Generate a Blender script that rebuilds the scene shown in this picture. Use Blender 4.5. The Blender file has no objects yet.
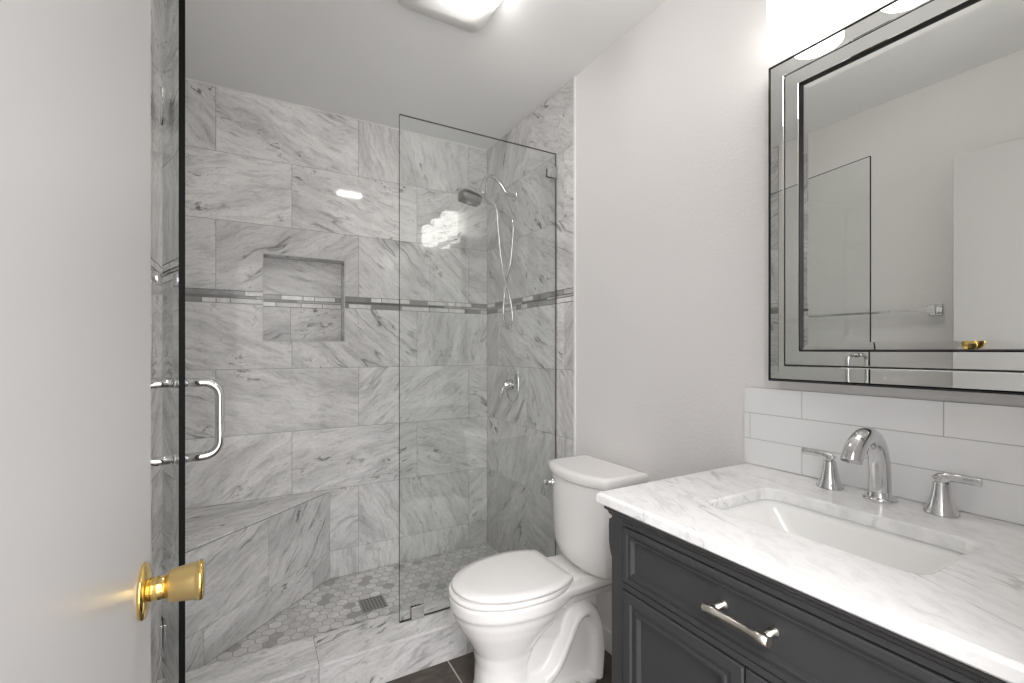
import bpy, bmesh, math, random
from mathutils import Vector, Matrix
S = bpy.context.scene
COL = S.collection
PI = math.pi
random.seed(7)

# ------------------------------------------------------------------ camera, world, exposure
EYE, YAW, F_PX, HORIZON = 1.19, math.radians(29.517), 460.9, 350.5
cam_data = bpy.data.cameras.new('camera')
cam_data.sensor_fit = 'HORIZONTAL'
cam_data.sensor_width = 36
cam_data.lens = 36 * F_PX / 1024
cam_data.shift_y = (HORIZON - 341.5) / 1024
cam_data.clip_start = 0.01
cam = bpy.data.objects.new('camera', cam_data)
COL.objects.link(cam)
cam.location = (0, 0, EYE)
cam.rotation_euler = (PI / 2, 0, -YAW)
S.camera = cam

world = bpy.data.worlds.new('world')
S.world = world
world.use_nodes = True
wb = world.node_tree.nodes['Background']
# invented fill light through the doorway, weighted by direction to balance the room's brightness
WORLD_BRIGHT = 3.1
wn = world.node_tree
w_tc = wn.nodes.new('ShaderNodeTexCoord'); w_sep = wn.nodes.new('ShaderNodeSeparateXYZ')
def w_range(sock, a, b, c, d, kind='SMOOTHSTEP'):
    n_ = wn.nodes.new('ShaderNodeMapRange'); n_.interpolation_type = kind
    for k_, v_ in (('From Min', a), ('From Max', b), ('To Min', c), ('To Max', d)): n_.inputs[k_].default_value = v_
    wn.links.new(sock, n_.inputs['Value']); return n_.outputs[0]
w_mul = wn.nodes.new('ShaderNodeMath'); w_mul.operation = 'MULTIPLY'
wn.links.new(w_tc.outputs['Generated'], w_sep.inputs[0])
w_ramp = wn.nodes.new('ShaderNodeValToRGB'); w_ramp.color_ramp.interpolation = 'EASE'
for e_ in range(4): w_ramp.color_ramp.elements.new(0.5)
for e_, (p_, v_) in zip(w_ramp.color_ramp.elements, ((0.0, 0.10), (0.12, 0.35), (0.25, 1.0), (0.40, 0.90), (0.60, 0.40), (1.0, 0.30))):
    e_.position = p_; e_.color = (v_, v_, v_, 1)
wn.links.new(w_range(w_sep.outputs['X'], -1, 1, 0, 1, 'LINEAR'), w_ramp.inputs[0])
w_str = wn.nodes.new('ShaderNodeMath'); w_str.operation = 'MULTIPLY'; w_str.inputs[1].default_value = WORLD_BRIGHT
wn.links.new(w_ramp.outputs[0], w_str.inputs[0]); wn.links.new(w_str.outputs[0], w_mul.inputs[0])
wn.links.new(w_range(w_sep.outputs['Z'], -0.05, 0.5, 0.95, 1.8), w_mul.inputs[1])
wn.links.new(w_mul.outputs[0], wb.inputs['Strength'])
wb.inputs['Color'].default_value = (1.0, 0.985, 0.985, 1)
SHADE_POWER = 2.4
LENS_POWER = 95.0

S.view_settings.view_transform = 'Standard'
S.view_settings.look = 'None'
S.view_settings.exposure = 1.0
S.view_settings.gamma = 1
S.view_settings.use_curve_mapping = False
S.cycles.max_bounces = 14
S.cycles.diffuse_bounces = 8
S.cycles.glossy_bounces = 8
S.cycles.transparent_max_bounces = 24
S.cycles.sample_clamp_indirect = 6

# ------------------------------------------------------------------ layout (metres)
XR, XL = 1.232, -0.26          # tile faces of the side walls
PR, PL = 1.236, -0.264         # painted faces of the side walls
YB, YT, YG = 2.478, 1.626, 1.759
YF0, YF1 = -0.07, 0.045         # wall with the doorway
ZC = 2.39
ZS, ZK = 0.036, 0.14           # shower floor, curb top
ROWS = [ZS, 0.175, 0.489, 0.797, 1.103, 1.407, 1.467, 1.785, 2.095, ZC]

# ------------------------------------------------------------------ materials
def new_mat(name):
    m = bpy.data.materials.new(name)
    m.use_nodes = True
    nt = m.node_tree
    return m, nt, nt.nodes['Principled BSDF']

def simple(name, col, rough=0.4, metal=0.0, spec=0.5, coat=0.0, emit=None, power=0):
    m, nt, b = new_mat(name)
    b.inputs['Base Color'].default_value = (*col, 1)
    b.inputs['Roughness'].default_value = rough
    b.inputs['Metallic'].default_value = metal
    b.inputs['Specular IOR Level'].default_value = spec
    b.inputs['Coat Weight'].default_value = coat
    if emit:
        b.inputs['Emission Color'].default_value = (*emit, 1)
        b.inputs['Emission Strength'].default_value = power
    return m

class NT:
    def __init__(self, nt): self.nt = nt
    def n(self, typ, **kw):
        nd = self.nt.nodes.new(typ)
        for k, v in kw.items():
            if hasattr(nd, k): setattr(nd, k, v)
            else: nd.inputs[k.replace('_', ' ')].default_value = v
        return nd
    def l(self, a, b): self.nt.links.new(a, b)
    def math(self, op, a, b=None, c=None):
        nd = self.nt.nodes.new('ShaderNodeMath'); nd.operation = op
        for i, v in enumerate((a, b, c)):
            if v is None: continue
            if isinstance(v, (int, float)): nd.inputs[i].default_value = v
            else: self.l(v, nd.inputs[i])
        return nd.outputs[0]
    def mapping(self, src, scale, loc=(0, 0, 0), rot=(0, 0, 0)):
        nd = self.nt.nodes.new('ShaderNodeMapping')
        nd.inputs['Scale'].default_value = scale
        nd.inputs['Location'].default_value = loc
        nd.inputs['Rotation'].default_value = rot
        self.l(src, nd.inputs['Vector'])
        return nd.outputs[0]
    def noise(self, vec, scale, detail=5, rough=0.55, dist=0.0):
        nd = self.nt.nodes.new('ShaderNodeTexNoise')
        nd.inputs['Scale'].default_value = scale
        nd.inputs['Detail'].default_value = detail
        nd.inputs['Roughness'].default_value = rough
        nd.inputs['Distortion'].default_value = dist
        self.l(vec, nd.inputs['Vector'])
        return nd.outputs['Fac']
    def ramp(self, fac, stops):
        nd = self.nt.nodes.new('ShaderNodeValToRGB')
        cr = nd.color_ramp
        while len(cr.elements) < len(stops): cr.elements.new(0.5)
        for e, (p, c) in zip(cr.elements, stops):
            e.position = p
            e.color = (c, c, c, 1) if isinstance(c, (int, float)) else (*c, 1)
        self.l(fac, nd.inputs['Fac'])
        return nd.outputs['Color']
    def mul(self, a, b, fac=1.0):
        nd = self.nt.nodes.new('ShaderNodeMix'); nd.data_type = 'RGBA'; nd.blend_type = 'MULTIPLY'
        nd.inputs[0].default_value = fac
        self.l(a, nd.inputs[6]); self.l(b, nd.inputs[7])
        return nd.outputs[2]

def vein(g, vec, scale, width, dark, dist=1.2, detail=4):
    n = g.noise(vec, scale, detail, 0.55, dist)
    d = g.math('ABSOLUTE', g.math('SUBTRACT', n, 0.5))
    return g.ramp(d, [(0.0, dark), (width, 1.0)])

def marble_tile(name='grey marble tile'):
    """UV is in metres, turned and shifted for every tile; tone is one number per tile."""
    m, nt, b = new_mat(name)
    g = NT(nt)
    uv = g.n('ShaderNodeUVMap').outputs[0]
    wob = g.n('ShaderNodeTexNoise'); wob.inputs['Scale'].default_value = 5; wob.inputs['Detail'].default_value = 3
    g.l(uv, wob.inputs['Vector'])
    add = g.n('ShaderNodeMix'); add.data_type = 'RGBA'; add.blend_type = 'LINEAR_LIGHT'; add.inputs[0].default_value = 0.05
    g.l(uv, add.inputs[6]); g.l(wob.outputs['Color'], add.inputs[7])
    w = add.outputs[2]
    broad = g.noise(g.mapping(w, (2.2, 8.5, 1)), 1.0, 6, 0.58, 0.35)
    base = g.ramp(broad, [(0.27, (0.49, 0.488, 0.485)), (0.42, (0.635, 0.63, 0.625)), (0.54, (0.735, 0.728, 0.722)), (0.72, (0.795, 0.788, 0.782))])
    fine = g.noise(g.mapping(w, (10, 46, 1)), 1.0, 8, 0.72, 0.5)
    base = g.mul(base, g.ramp(fine, [(0.30, 0.66), (0.50, 0.97), (0.72, 1.08)]))
    grain = g.noise(g.mapping(w, (60, 140, 1), (4, 2, 0)), 1.0, 4, 0.7, 0.2)
    base = g.mul(base, g.ramp(grain, [(0.30, 0.86), (0.55, 1.0)]))
    mask = g.noise(g.mapping(uv, (1, 1, 1), (3, 1, 0)), 3.2, 2, 0.5)
    v1 = vein(g, g.mapping(w, (0.75, 6.5, 1), (7, 3, 0)), 1.0, 0.014, 0.42, 0.35, 3)
    vm = g.n('ShaderNodeMix'); vm.data_type = 'RGBA'
    g.l(g.ramp(mask, [(0.50, 0.0), (0.62, 1.0)]), vm.inputs[0])
    vm.inputs[6].default_value = (1, 1, 1, 1); g.l(v1, vm.inputs[7])
    base = g.mul(base, vm.outputs[2])
    spot = g.noise(g.mapping(w, (16, 34, 1), (1, 9, 0)), 1.0, 4, 0.7, 0.6)
    sm = g.n('ShaderNodeMix'); sm.data_type = 'RGBA'
    mask2 = g.noise(g.mapping(uv, (1, 1.5, 1), (13, 5, 0)), 3.6, 2, 0.5)
    g.l(g.ramp(mask2, [(0.52, 0.0), (0.66, 1.0)]), sm.inputs[0])
    sm.inputs[6].default_value = (1, 1, 1, 1); g.l(g.ramp(spot, [(0.37, 0.30), (0.43, 1.0)]), sm.inputs[7])
    base = g.mul(base, sm.outputs[2])
    tone = g.n('ShaderNodeAttribute'); tone.attribute_name = 'tone'
    tc = g.n('ShaderNodeCombineColor')
    for i in range(3): g.l(tone.outputs['Fac'], tc.inputs[i])
    base = g.mul(base, tc.outputs[0])
    g.l(base, b.inputs['Base Color'])
    b.inputs['Roughness'].default_value = 0.06
    b.inputs['Specular IOR Level'].default_value = 0.28
    return m

def toned(name, col, rough, spec=0.5, coat=0.0):
    """one colour times the per-face tone, with a little mottling"""
    m, nt, b = new_mat(name)
    g = NT(nt)
    tone = g.n('ShaderNodeAttribute'); tone.attribute_name = 'tone'
    tc = g.n('ShaderNodeCombineColor')
    for i in range(3): g.l(tone.outputs['Fac'], tc.inputs[i])
    co = g.n('ShaderNodeTexCoord').outputs['Object']
    nz = g.noise(co, 28, 5, 0.6, 0.6)
    base = g.mul(g.ramp(nz, [(0.3, tuple(c * 0.80 for c in col)), (0.65, tuple(min(1, c * 1.08) for c in col))]), tc.outputs[0])
    g.l(base, b.inputs['Base Color'])
    b.inputs['Roughness'].default_value = rough
    b.inputs['Specular IOR Level'].default_value = spec
    b.inputs['Coat Weight'].default_value = coat
    return m

def paint(name, col, rough=0.55, bump=0.25, scale=160):
    m, nt, b = new_mat(name)
    g = NT(nt)
    co = g.n('ShaderNodeTexCoord').outputs['Object']
    n1 = g.noise(co, scale, 3, 0.5)
    bp = g.n('ShaderNodeBump'); bp.inputs['Strength'].default_value = bump; bp.inputs['Distance'].default_value = 0.003
    g.l(n1, bp.inputs['Height']); g.l(bp.outputs[0], b.inputs['Normal'])
    n2 = g.noise(co, 2.5, 2)
    g.l(g.ramp(n2, [(0.3, tuple(c * 0.985 for c in col)), (0.7, col)]), b.inputs['Base Color'])
    b.inputs['Roughness'].default_value = rough
    b.inputs['Specular IOR Level'].default_value = 0.35
    return m

def carrara(name):
    m, nt, b = new_mat(name)
    g = NT(nt)
    co = g.mapping(g.n('ShaderNodeTexCoord').outputs['Object'], (1, 1, 1), (0, 0, 0), (0, 0, math.radians(24)))
    cloud = g.noise(g.mapping(co, (9.0, 3.4, 5)), 1.0, 6, 0.6, 0.7)
    base = g.ramp(cloud, [(0.28, (0.68, 0.683, 0.688)), (0.43, (0.80, 0.80, 0.80)), (0.56, (0.85, 0.85, 0.848)), (0.75, (0.87, 0.87, 0.865))])
    fine = g.noise(g.mapping(co, (60, 26, 40)), 1.0, 5, 0.65, 0.5)
    base = g.mul(base, g.ramp(fine, [(0.32, 0.88), (0.55, 1.0)]))
    v1 = vein(g, g.mapping(co, (7.5, 2.0, 5), (2, 5, 0)), 1.0, 0.016, 0.66, 0.9, 6)
    mask = g.noise(co, 7, 2)
    vm = g.n('ShaderNodeMix'); vm.data_type = 'RGBA'
    g.l(g.ramp(mask, [(0.46, 0.0), (0.60, 1.0)]), vm.inputs[0])
    vm.inputs[6].default_value = (1, 1, 1, 1); g.l(v1, vm.inputs[7])
    base = g.mul(base, vm.outputs[2])
    g.l(base, b.inputs['Base Color'])
    b.inputs['Roughness'].default_value = 0.14
    return m

def thin_glass(name, tint):
    m = bpy.data.materials.new(name); m.use_nodes = True
    nt = m.node_tree; nt.nodes.clear(); g = NT(nt)
    out = g.n('ShaderNodeOutputMaterial')
    tr = g.n('ShaderNodeBsdfTransparent'); tr.inputs['Color'].default_value = (*tint, 1)
    gl = g.n('ShaderNodeBsdfGlossy'); gl.inputs['Roughness'].default_value = 0.0; gl.inputs['Color'].default_value = (0.95, 0.97, 0.96, 1)
    geo = g.n('ShaderNodeNewGeometry')
    fr = g.n('ShaderNodeFresnel')
    ior = g.math('ADD', 1.62, g.math('MULTIPLY', geo.outputs['Backfacing'], 1 / 1.62 - 1.62))
    g.l(ior, fr.inputs['IOR'])
    mx = g.n('ShaderNodeMixShader')
    g.l(fr.outputs[0], mx.inputs[0]); g.l(tr.outputs[0], mx.inputs[1]); g.l(gl.outputs[0], mx.inputs[2])
    g.l(mx.outputs[0], out.inputs['Surface'])
    return m

M = {}
M['marble'] = marble_tile()
M['grout'] = simple('grey grout', (0.22, 0.22, 0.217), 0.9)
M['mosaic'] = toned('mosaic strip', (0.80, 0.785, 0.77), 0.12, 0.5, 0.3)
M['hex'] = toned('marble hexagon', (0.74, 0.73, 0.72), 0.35)
M['hexgrout'] = simple('hexagon grout', (0.42, 0.415, 0.405), 0.9)
M['paint'] = paint('warm white wall paint', (0.79, 0.772, 0.765), 0.5, 0.35, 150)
M['ceil'] = paint('white ceiling paint', (0.90, 0.90, 0.893), 0.8, 0.12, 120)
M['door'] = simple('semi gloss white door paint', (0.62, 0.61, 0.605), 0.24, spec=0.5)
M['trim'] = simple('white trim', (0.82, 0.81, 0.80), 0.35)
M['porcelain'] = simple('white porcelain', (0.90, 0.885, 0.87), 0.07, spec=0.55, coat=0.4)
M['seat'] = simple('white seat plastic', (0.91, 0.895, 0.885), 0.22)
M['chrome'] = simple('chrome', (0.68, 0.68, 0.69), 0.05, 1.0)
M['nickel'] = simple('satin nickel', (0.74, 0.70, 0.64), 0.28, 1.0)
M['brass'] = simple('polished brass', (0.86, 0.62, 0.22), 0.12, 1.0)
M['brassface'] = simple('brushed brass', (0.80, 0.60, 0.27), 0.30, 1.0)
M['charcoal'] = paint('charcoal cabinet paint', (0.047, 0.047, 0.049), 0.42, 0.05, 60)
M['darkgap'] = simple('cabinet gap', (0.012, 0.012, 0.013), 0.8)
M['carrara'] = carrara('white carrara marble')
M['basin'] = simple('white basin glaze', (0.86, 0.86, 0.85), 0.08, spec=0.55)
M['glass'] = thin_glass('clear shower glass', (0.978, 0.987, 0.982))
M['glassedge'] = simple('dark polished glass edge', (0.004, 0.006, 0.0055), 0.45, spec=0.12)
M['greyedge'] = simple('grey sealed glass edge', (0.11, 0.115, 0.11), 0.4, spec=0.2)
M['mirror'] = simple('silvered mirror', (0.83, 0.845, 0.82), 0.0, 1.0)
M['black'] = simple('black edge', (0.008, 0.008, 0.009), 0.3)
M['bs'] = simple('pale grey glass tile', (0.86, 0.865, 0.87), 0.06, spec=0.55, coat=0.5)
M['bsgrout'] = simple('pale grout', (0.47, 0.47, 0.465), 0.9)
M['shade'] = simple('lit frosted shade', (0.9, 0.9, 0.9), 0.4, emit=(1.0, 0.965, 0.92), power=SHADE_POWER)
M['lens'] = simple('lit fan lens', (0.9, 0.9, 0.9), 0.4, emit=(1.0, 0.97, 0.93), power=LENS_POWER)
M['spray'] = simple('dark spray face', (0.17, 0.17, 0.17), 0.35)
M['edging'] = simple('pale grey edging', (0.50, 0.50, 0.49), 0.4)
M['drain'] = simple('dull steel', (0.42, 0.42, 0.41), 0.35, 1.0)
M['floorgrout'] = simple('sand grout', (0.50, 0.47, 0.43), 0.9)

def brown_tile():
    m, nt, b = new_mat('dark brown slate tile')
    g = NT(nt)
    co = g.n('ShaderNodeTexCoord').outputs['Object']
    n1 = g.noise(g.mapping(co, (9, 14, 9)), 1.0, 7, 0.62, 0.9)
    base = g.ramp(n1, [(0.30, (0.030, 0.024, 0.020)), (0.5, (0.070, 0.056, 0.045)), (0.68, (0.12, 0.10, 0.083))])
    g.l(base, b.inputs['Base Color'])
    b.inputs['Roughness'].default_value = 0.38
    return m
M['slate'] = brown_tile()

# ------------------------------------------------------------------ mesh building
class MB:
    """Collects faces for ONE mesh object."""
    def __init__(self): self.v = []; self.f = []; self.mi = []; self.uv = []; self.tone = []; self.sm = []
    def face(self, pts, mi=0, uv=None, tone=1.0, smooth=False):
        i0 = len(self.v); self.v += [tuple(p) for p in pts]
        self.f.append(tuple(range(i0, i0 + len(pts)))); self.mi.append(mi)
        self.uv.append(uv or [(0, 0)] * len(pts)); self.tone.append(tone); self.sm.append(smooth)
    def grid(self, rings, close_u=True, cap0=True, cap1=True, mi=0, smooth=True, tone=1.0):
        n = len(rings[0]); i0 = len(self.v)
        for r in rings: self.v += [tuple(p) for p in r]
        def add(ix, s):
            self.f.append(tuple(ix)); self.mi.append(mi); self.uv.append([(0, 0)] * len(ix)); self.tone.append(tone); self.sm.append(s)
        for a in range(len(rings) - 1):
            for k in range(n if close_u else n - 1):
                k2 = (k + 1) % n
                add((i0 + a * n + k, i0 + a * n + k2, i0 + (a + 1) * n + k2, i0 + (a + 1) * n + k), smooth)
        if cap0: add([i0 + k for k in range(n)][::-1], False)
        if cap1: add([i0 + (len(rings) - 1) * n + k for k in range(n)], False)
    def box(self, a, b, mi=0, tone=1.0):
        x0, y0, z0 = a; x1, y1, z1 = b
        c = [(x0, y0, z0), (x1, y0, z0), (x1, y1, z0), (x0, y1, z0), (x0, y0, z1), (x1, y0, z1), (x1, y1, z1), (x0, y1, z1)]
        for q in ((0, 3, 2, 1), (4, 5, 6, 7), (0, 1, 5, 4), (1, 2, 6, 5), (2, 3, 7, 6), (3, 0, 4, 7)):
            self.face([c[i] for i in q], mi, tone=tone)
    def tube(self, path, radii, seg=20, mi=0, squash=None, caps=True, start_ref=None):
        P = [Vector(p) for p in path]
        if isinstance(radii, (int, float, tuple)): radii = [radii] * len(P)
        T = []
        for i in range(len(P)):
            t = P[min(i + 1, len(P) - 1)] - P[max(i - 1, 0)]
            T.append(t.normalized())
        ref = Vector(start_ref) if start_ref else (Vector((0, 0, 1)) if abs(T[0].z) < 0.9 else Vector((1, 0, 0)))
        nrm = (ref - T[0] * ref.dot(T[0])).normalized()
        rings = []
        for p, t, r in zip(P, T, radii):
            nrm = (nrm - t * nrm.dot(t)).normalized()
            bn = t.cross(nrm)
            rw, rh = (r, r) if not isinstance(r, tuple) else r
            rings.append([p + nrm * (math.cos(2 * PI * k / seg) * rw) + bn * (math.sin(2 * PI * k / seg) * rh) for k in range(seg)])
        self.grid(rings, cap0=caps, cap1=caps, mi=mi)
    def lathe(self, prof, origin, axis=(0, 0, 1), seg=32, mi=0):
        """prof: (radius, height along axis)"""
        ax = Vector(axis).normalized(); o = Vector(origin)
        ref = Vector((0, 0, 1)) if abs(ax.z) < 0.9 else Vector((1, 0, 0))
        e1 = (ref - ax * ref.dot(ax)).normalized(); e2 = ax.cross(e1)
        rings = [[o + ax * h + (e1 * math.cos(2 * PI * k / seg) + e2 * math.sin(2 * PI * k / seg)) * max(r, 1e-5) for k in range(seg)] for r, h in prof]
        self.grid(rings, mi=mi)
    def build(self, name, mats, parent=None, bevel=0, seg=2, weld=True, auto=35):
        me = bpy.data.meshes.new(name)
        me.from_pydata(self.v, [], self.f)
        mats = mats if isinstance(mats, (list, tuple)) else [mats]
        for m in mats: me.materials.append(M[m])
        uvl = me.uv_layers.new(name='UVMap')
        at = me.attributes.new('tone', 'FLOAT', 'FACE')
        for p in me.polygons:
            i = p.index
            p.material_index = self.mi[i]; p.use_smooth = self.sm[i]
            at.data[i].value = self.tone[i]
            for li, uv in zip(p.loop_indices, self.uv[i]): uvl.data[li].uv = uv
        if weld:
            bm = bmesh.new(); bm.from_mesh(me)
            bmesh.ops.remove_doubles(bm, verts=bm.verts, dist=1e-5)
            bmesh.ops.recalc_face_normals(bm, faces=bm.faces)
            bm.to_mesh(me); bm.free()
        o = bpy.data.objects.new(name, me); COL.objects.link(o)
        if parent: o.parent = parent
        if bevel:
            md = o.modifiers.new('edge', 'BEVEL'); md.width = bevel; md.segments = seg; md.limit_method = 'ANGLE'
            md.angle_limit = math.radians(40)
            for p in me.polygons: p.use_smooth = True
            md.harden_normals = True
        return o

def thing(name, label, cat, loc=(0, 0, 0), rz=0.0, group=None):
    o = bpy.data.objects.new(name, None); COL.objects.link(o)
    o.location = loc; o.rotation_euler = (0, 0, rz); o.empty_display_size = 0.1
    return tag(o, label, cat, group)
def tag(o, label, cat, group=None):
    o['label'] = label; o['category'] = cat
    if group: o['group'] = group
    return o
def structure(o):
    o['kind'] = 'structure'
    return o

def rrect(cx, cy, hx, hy, r, z, n=6):
    """rounded rectangle ring, counter-clockwise"""
    pts = []
    for sx, sy, a0 in ((1, 1, 0), (-1, 1, PI / 2), (-1, -1, PI), (1, -1, 3 * PI / 2)):
        for k in range(n + 1):
            a = a0 + k * PI / 2 / n
            pts.append((cx + sx * (hx - r) + r * math.cos(a), cy + sy * (hy - r) + r * math.sin(a), z))
    return pts

# ------------------------------------------------------------------ tiled surfaces
def split(rect, hole):
    u0, u1, v0, v1 = rect; a0, a1, b0, b1 = hole
    if a1 <= u0 or a0 >= u1 or b1 <= v0 or b0 >= v1: return [rect]
    out = []
    if v0 < b0: out.append((u0, u1, v0, b0))
    if b1 < v1: out.append((u0, u1, b1, v1))
    c0, c1 = max(v0, b0), min(v1, b1)
    if u0 < a0: out.append((u0, a0, c0, c1))
    if a1 < u1: out.append((a1, u1, c0, c1))
    return out

def tiles(mb, O, U, V, N, u0, u1, rows, joints, rnd, hole=None, band=None, proud=0.0015, gap=0.0019, angles=(-35, 35), steep=0.2, fixed=None):
    """rows: v boundaries; joints[i]: u cuts of row i; tile faces lie on plane O, grout `proud` behind it"""
    O, U, V, N = Vector(O), Vector(U), Vector(V), Vector(N)
    def P(u, v, d=0.0): return O + U * u + V * v + N * d
    def slab(rect, ins, mi, uvf, tone):
        a, b, c, d = rect; a += ins[0]; b -= ins[1]; c += ins[2]; d -= ins[3]
        if b - a < 0.002 or d - c < 0.001: return
        q = [(a, c), (b, c), (b, d), (a, d)]
        mb.face([P(*p) for p in q], mi, [uvf(*p) for p in q], tone)
        for i in range(4):
            p, s = q[i], q[(i + 1) % 4]
            mb.face([P(*p, -proud), P(*s, -proud), P(*s), P(*p)], mi, [uvf(*p), uvf(*s), uvf(*s), uvf(*p)], tone)
    for i in range(len(rows) - 1):
        v0, v1 = rows[i], rows[i + 1]
        if band is not None and i == band:
            h = v1 - v0
            for (b0, b1, kind) in ((0.0, 0.40, 'w'), (0.40, 0.60, 'd'), (0.60, 1.0, 'w')):
                u = u0 - rnd.random() * 0.1
                while u < u1:
                    L = rnd.choice((0.055, 0.10, 0.10, 0.115, 0.16)) if kind == 'w' else rnd.choice((0.16, 0.24, 0.3))
                    t = rnd.choice((0.95, 0.88, 0.98, 0.38, 0.34, 0.70)) if kind == 'w' else rnd.choice((0.20, 0.26, 0.55, 0.62))
                    rc = (max(u, u0), min(u + L, u1), v0 + b0 * h, v0 + b1 * h)
                    if rc[1] - rc[0] > 0.004:
                        for pc in (split(rc, hole) if hole else [rc]):
                            slab(pc, (gap, gap, gap, gap), 2, lambda a, b: (a, b), t)
                    u += L
            continue
        cuts = [u0] + sorted(j for j in joints[i] if u0 < j < u1) + [u1]
        for k in range(len(cuts) - 1):
            ang = rnd.uniform(*angles)
            if rnd.random() < steep: ang += rnd.choice((70, -70, 90))
            tn = rnd.uniform(0.90, 1.08)
            if fixed and (i, k) in fixed:
                ang, tn = fixed[(i, k)]
            an = math.radians(ang); ox, oy = rnd.uniform(0, 60), rnd.uniform(0, 60)
            ca, sa = math.cos(an), math.sin(an)
            mid = ((cuts[k] + cuts[k + 1]) / 2, (v0 + v1) / 2)
            uvf = lambda a, b, m=mid, ca=ca, sa=sa, ox=ox, oy=oy: ((a - m[0]) * ca + (b - m[1]) * sa + ox, -(a - m[0]) * sa + (b - m[1]) * ca + oy)
            rc = (cuts[k], cuts[k + 1], v0, v1)
            for pc in (split(rc, hole) if hole else [rc]):
                ins = tuple(gap / 2 if abs(pc[j] - rc[j]) < 1e-6 else 0.0 for j in range(4))
                slab(pc, ins, 0, uvf, tn)
    full = (u0, u1, rows[0], rows[-1])
    for a, b, c, d in (split(full, hole) if hole else [full]):
        mb.face([P(a, c, -proud), P(b, c, -proud), P(b, d, -proud), P(a, d, -proud)], 1)

def joint_rows(first, second, nrows=9):
    """rows alternate between two sets of joints (a band at row 5 keeps the rhythm)"""
    kinds = [0, 0, 1, 0, 1, None, 0, 1, 0]
    return [first if k == 0 else (second if k == 1 else []) for k in kinds]

# ------------------------------------------------------------------ the room
rnd = random.Random(11)
NX0, NX1, NZ0, NZ1, ND = 0.051, 0.416, 1.237, 1.648, 0.09      # the recessed niche
mb = MB()
bj = joint_rows([-0.139, 0.486, 1.111], [0.173, 0.799])
# row -> tilt of the veins for tiles that read clearly in the photograph
fx = {(8, 0): (-50, 0.98), (8, 1): (-20, 1.08), (8, 2): (-75, 0.98), (7, 0): (12, 1.12), (7, 1): (-16, 1.10), (6, 0): (18, 1.02), (6, 1): (28, 0.92), (6, 2): (-42, 1.0),
      (4, 0): (-22, 1.0), (4, 1): (-38, 0.98), (3, 1): (-14, 0.97), (3, 2): (35, 1.0), (2, 0): (38, 1.05), (2, 1): (14, 1.05), (1, 1): (30, 0.98), (1, 2): (-62, 0.98)}
tiles(mb, (0, YB, 0), (1, 0, 0), (0, 0, 1), (0, -1, 0), XL, XR, ROWS, bj, rnd, hole=(NX0, NX1, NZ0, NZ1), band=5, fixed=fx)
nrows = [NZ0] + [z for z in ROWS if NZ0 < z < NZ1] + [NZ1]
tiles(mb, (0, YB + ND, 0), (1, 0, 0), (0, 0, 1), (0, -1, 0), NX0, NX1, nrows, [[0.173], [], []], rnd, band=1)
def plain(pts, mi=0, tone=1.0):
    ox, oy = rnd.uniform(0, 50), rnd.uniform(0, 50)
    p0 = Vector(pts[0]); e = (Vector(pts[1]) - p0).normalized()
    n = (Vector(pts[1]) - p0).cross(Vector(pts[2]) - p0).normalized(); g = n.cross(e)
    mb.face(pts, mi, [((Vector(p) - p0).dot(e) + ox, (Vector(p) - p0).dot(g) + oy) for p in pts], tone)
for (a, b) in (((NX0, NZ0), (NX1, NZ0)), ((NX1, NZ0), (NX1, NZ1)), ((NX1, NZ1), (NX0, NZ1)), ((NX0, NZ1), (NX0, NZ0))):
    plain([(a[0], YB, a[1]), (a[0], YB + ND + 0.002, a[1]), (b[0], YB + ND + 0.002, b[1]), (b[0], YB, b[1])], tone=0.95)
# metal edge of the niche
e = 0.0035
for (x0, x1, z0, z1) in ((NX0 - e, NX1 + e, NZ1, NZ1 + e), (NX0 - e, NX1 + e, NZ0 - e, NZ0), (NX0 - e, NX0, NZ0, NZ1), (NX1, NX1 + e, NZ0, NZ1)):
    mb.box((x0, YB - 0.001, z0), (x1, YB + 0.004, z1), 3)
YO = YB + 0.16
mb.box((XL - 0.12, YB + ND + 0.004, 0), (XR + 0.12, YO, ZC + 0.1), 1)
mb.box((XL, YB - 0.004, ZC - 0.004), (XR, YB, ZC), 4)          # caulk line under the ceiling
structure(mb.build('wall_back', ['marble', 'grout', 'mosaic', 'edging', 'trim'], weld=False))

mb = MB()
rj = joint_rows([2.02], [1.70, 2.328])
tiles(mb, (XR, 0, 0), (0, 1, 0), (0, 0, 1), (-1, 0, 0), YT, YB, ROWS, rj, rnd, band=5, angles=(-75, -40), steep=0.25)
mb.box((XR + 0.0015, YT, 0), (XR + 0.12, YO, ZC + 0.1), 1)
mb.box((PR, YF0, 0), (PR + 0.116, YT, ZC + 0.1), 3)
structure(mb.build('wall_right', ['marble', 'grout', 'mosaic', 'paint'], weld=False))
mb = MB(); mb.box((XR - 0.001, YT - 0.010, 0), (PR + 0.006, YT + 0.001, ZC))
structure(mb.build('trim_1', 'trim', bevel=0.002))

mb = MB()
lj = joint_rows([1.95, 2.3], [2.13, 1.75])
tiles(mb, (XL, 0, 0), (0, 1, 0), (0, 0, 1), (1, 0, 0), YT, YB, ROWS, lj, rnd, band=5, angles=(-25, 25), steep=0.1)
mb.box((XL - 0.12, YT, 0), (XL - 0.0015, YO, ZC + 0.1), 1)
mb.box((PL - 0.116, YF0, 0), (PL, YT, ZC + 0.1), 3)
structure(mb.build('wall_left', ['marble', 'grout', 'mosaic', 'paint'], weld=False))

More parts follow.
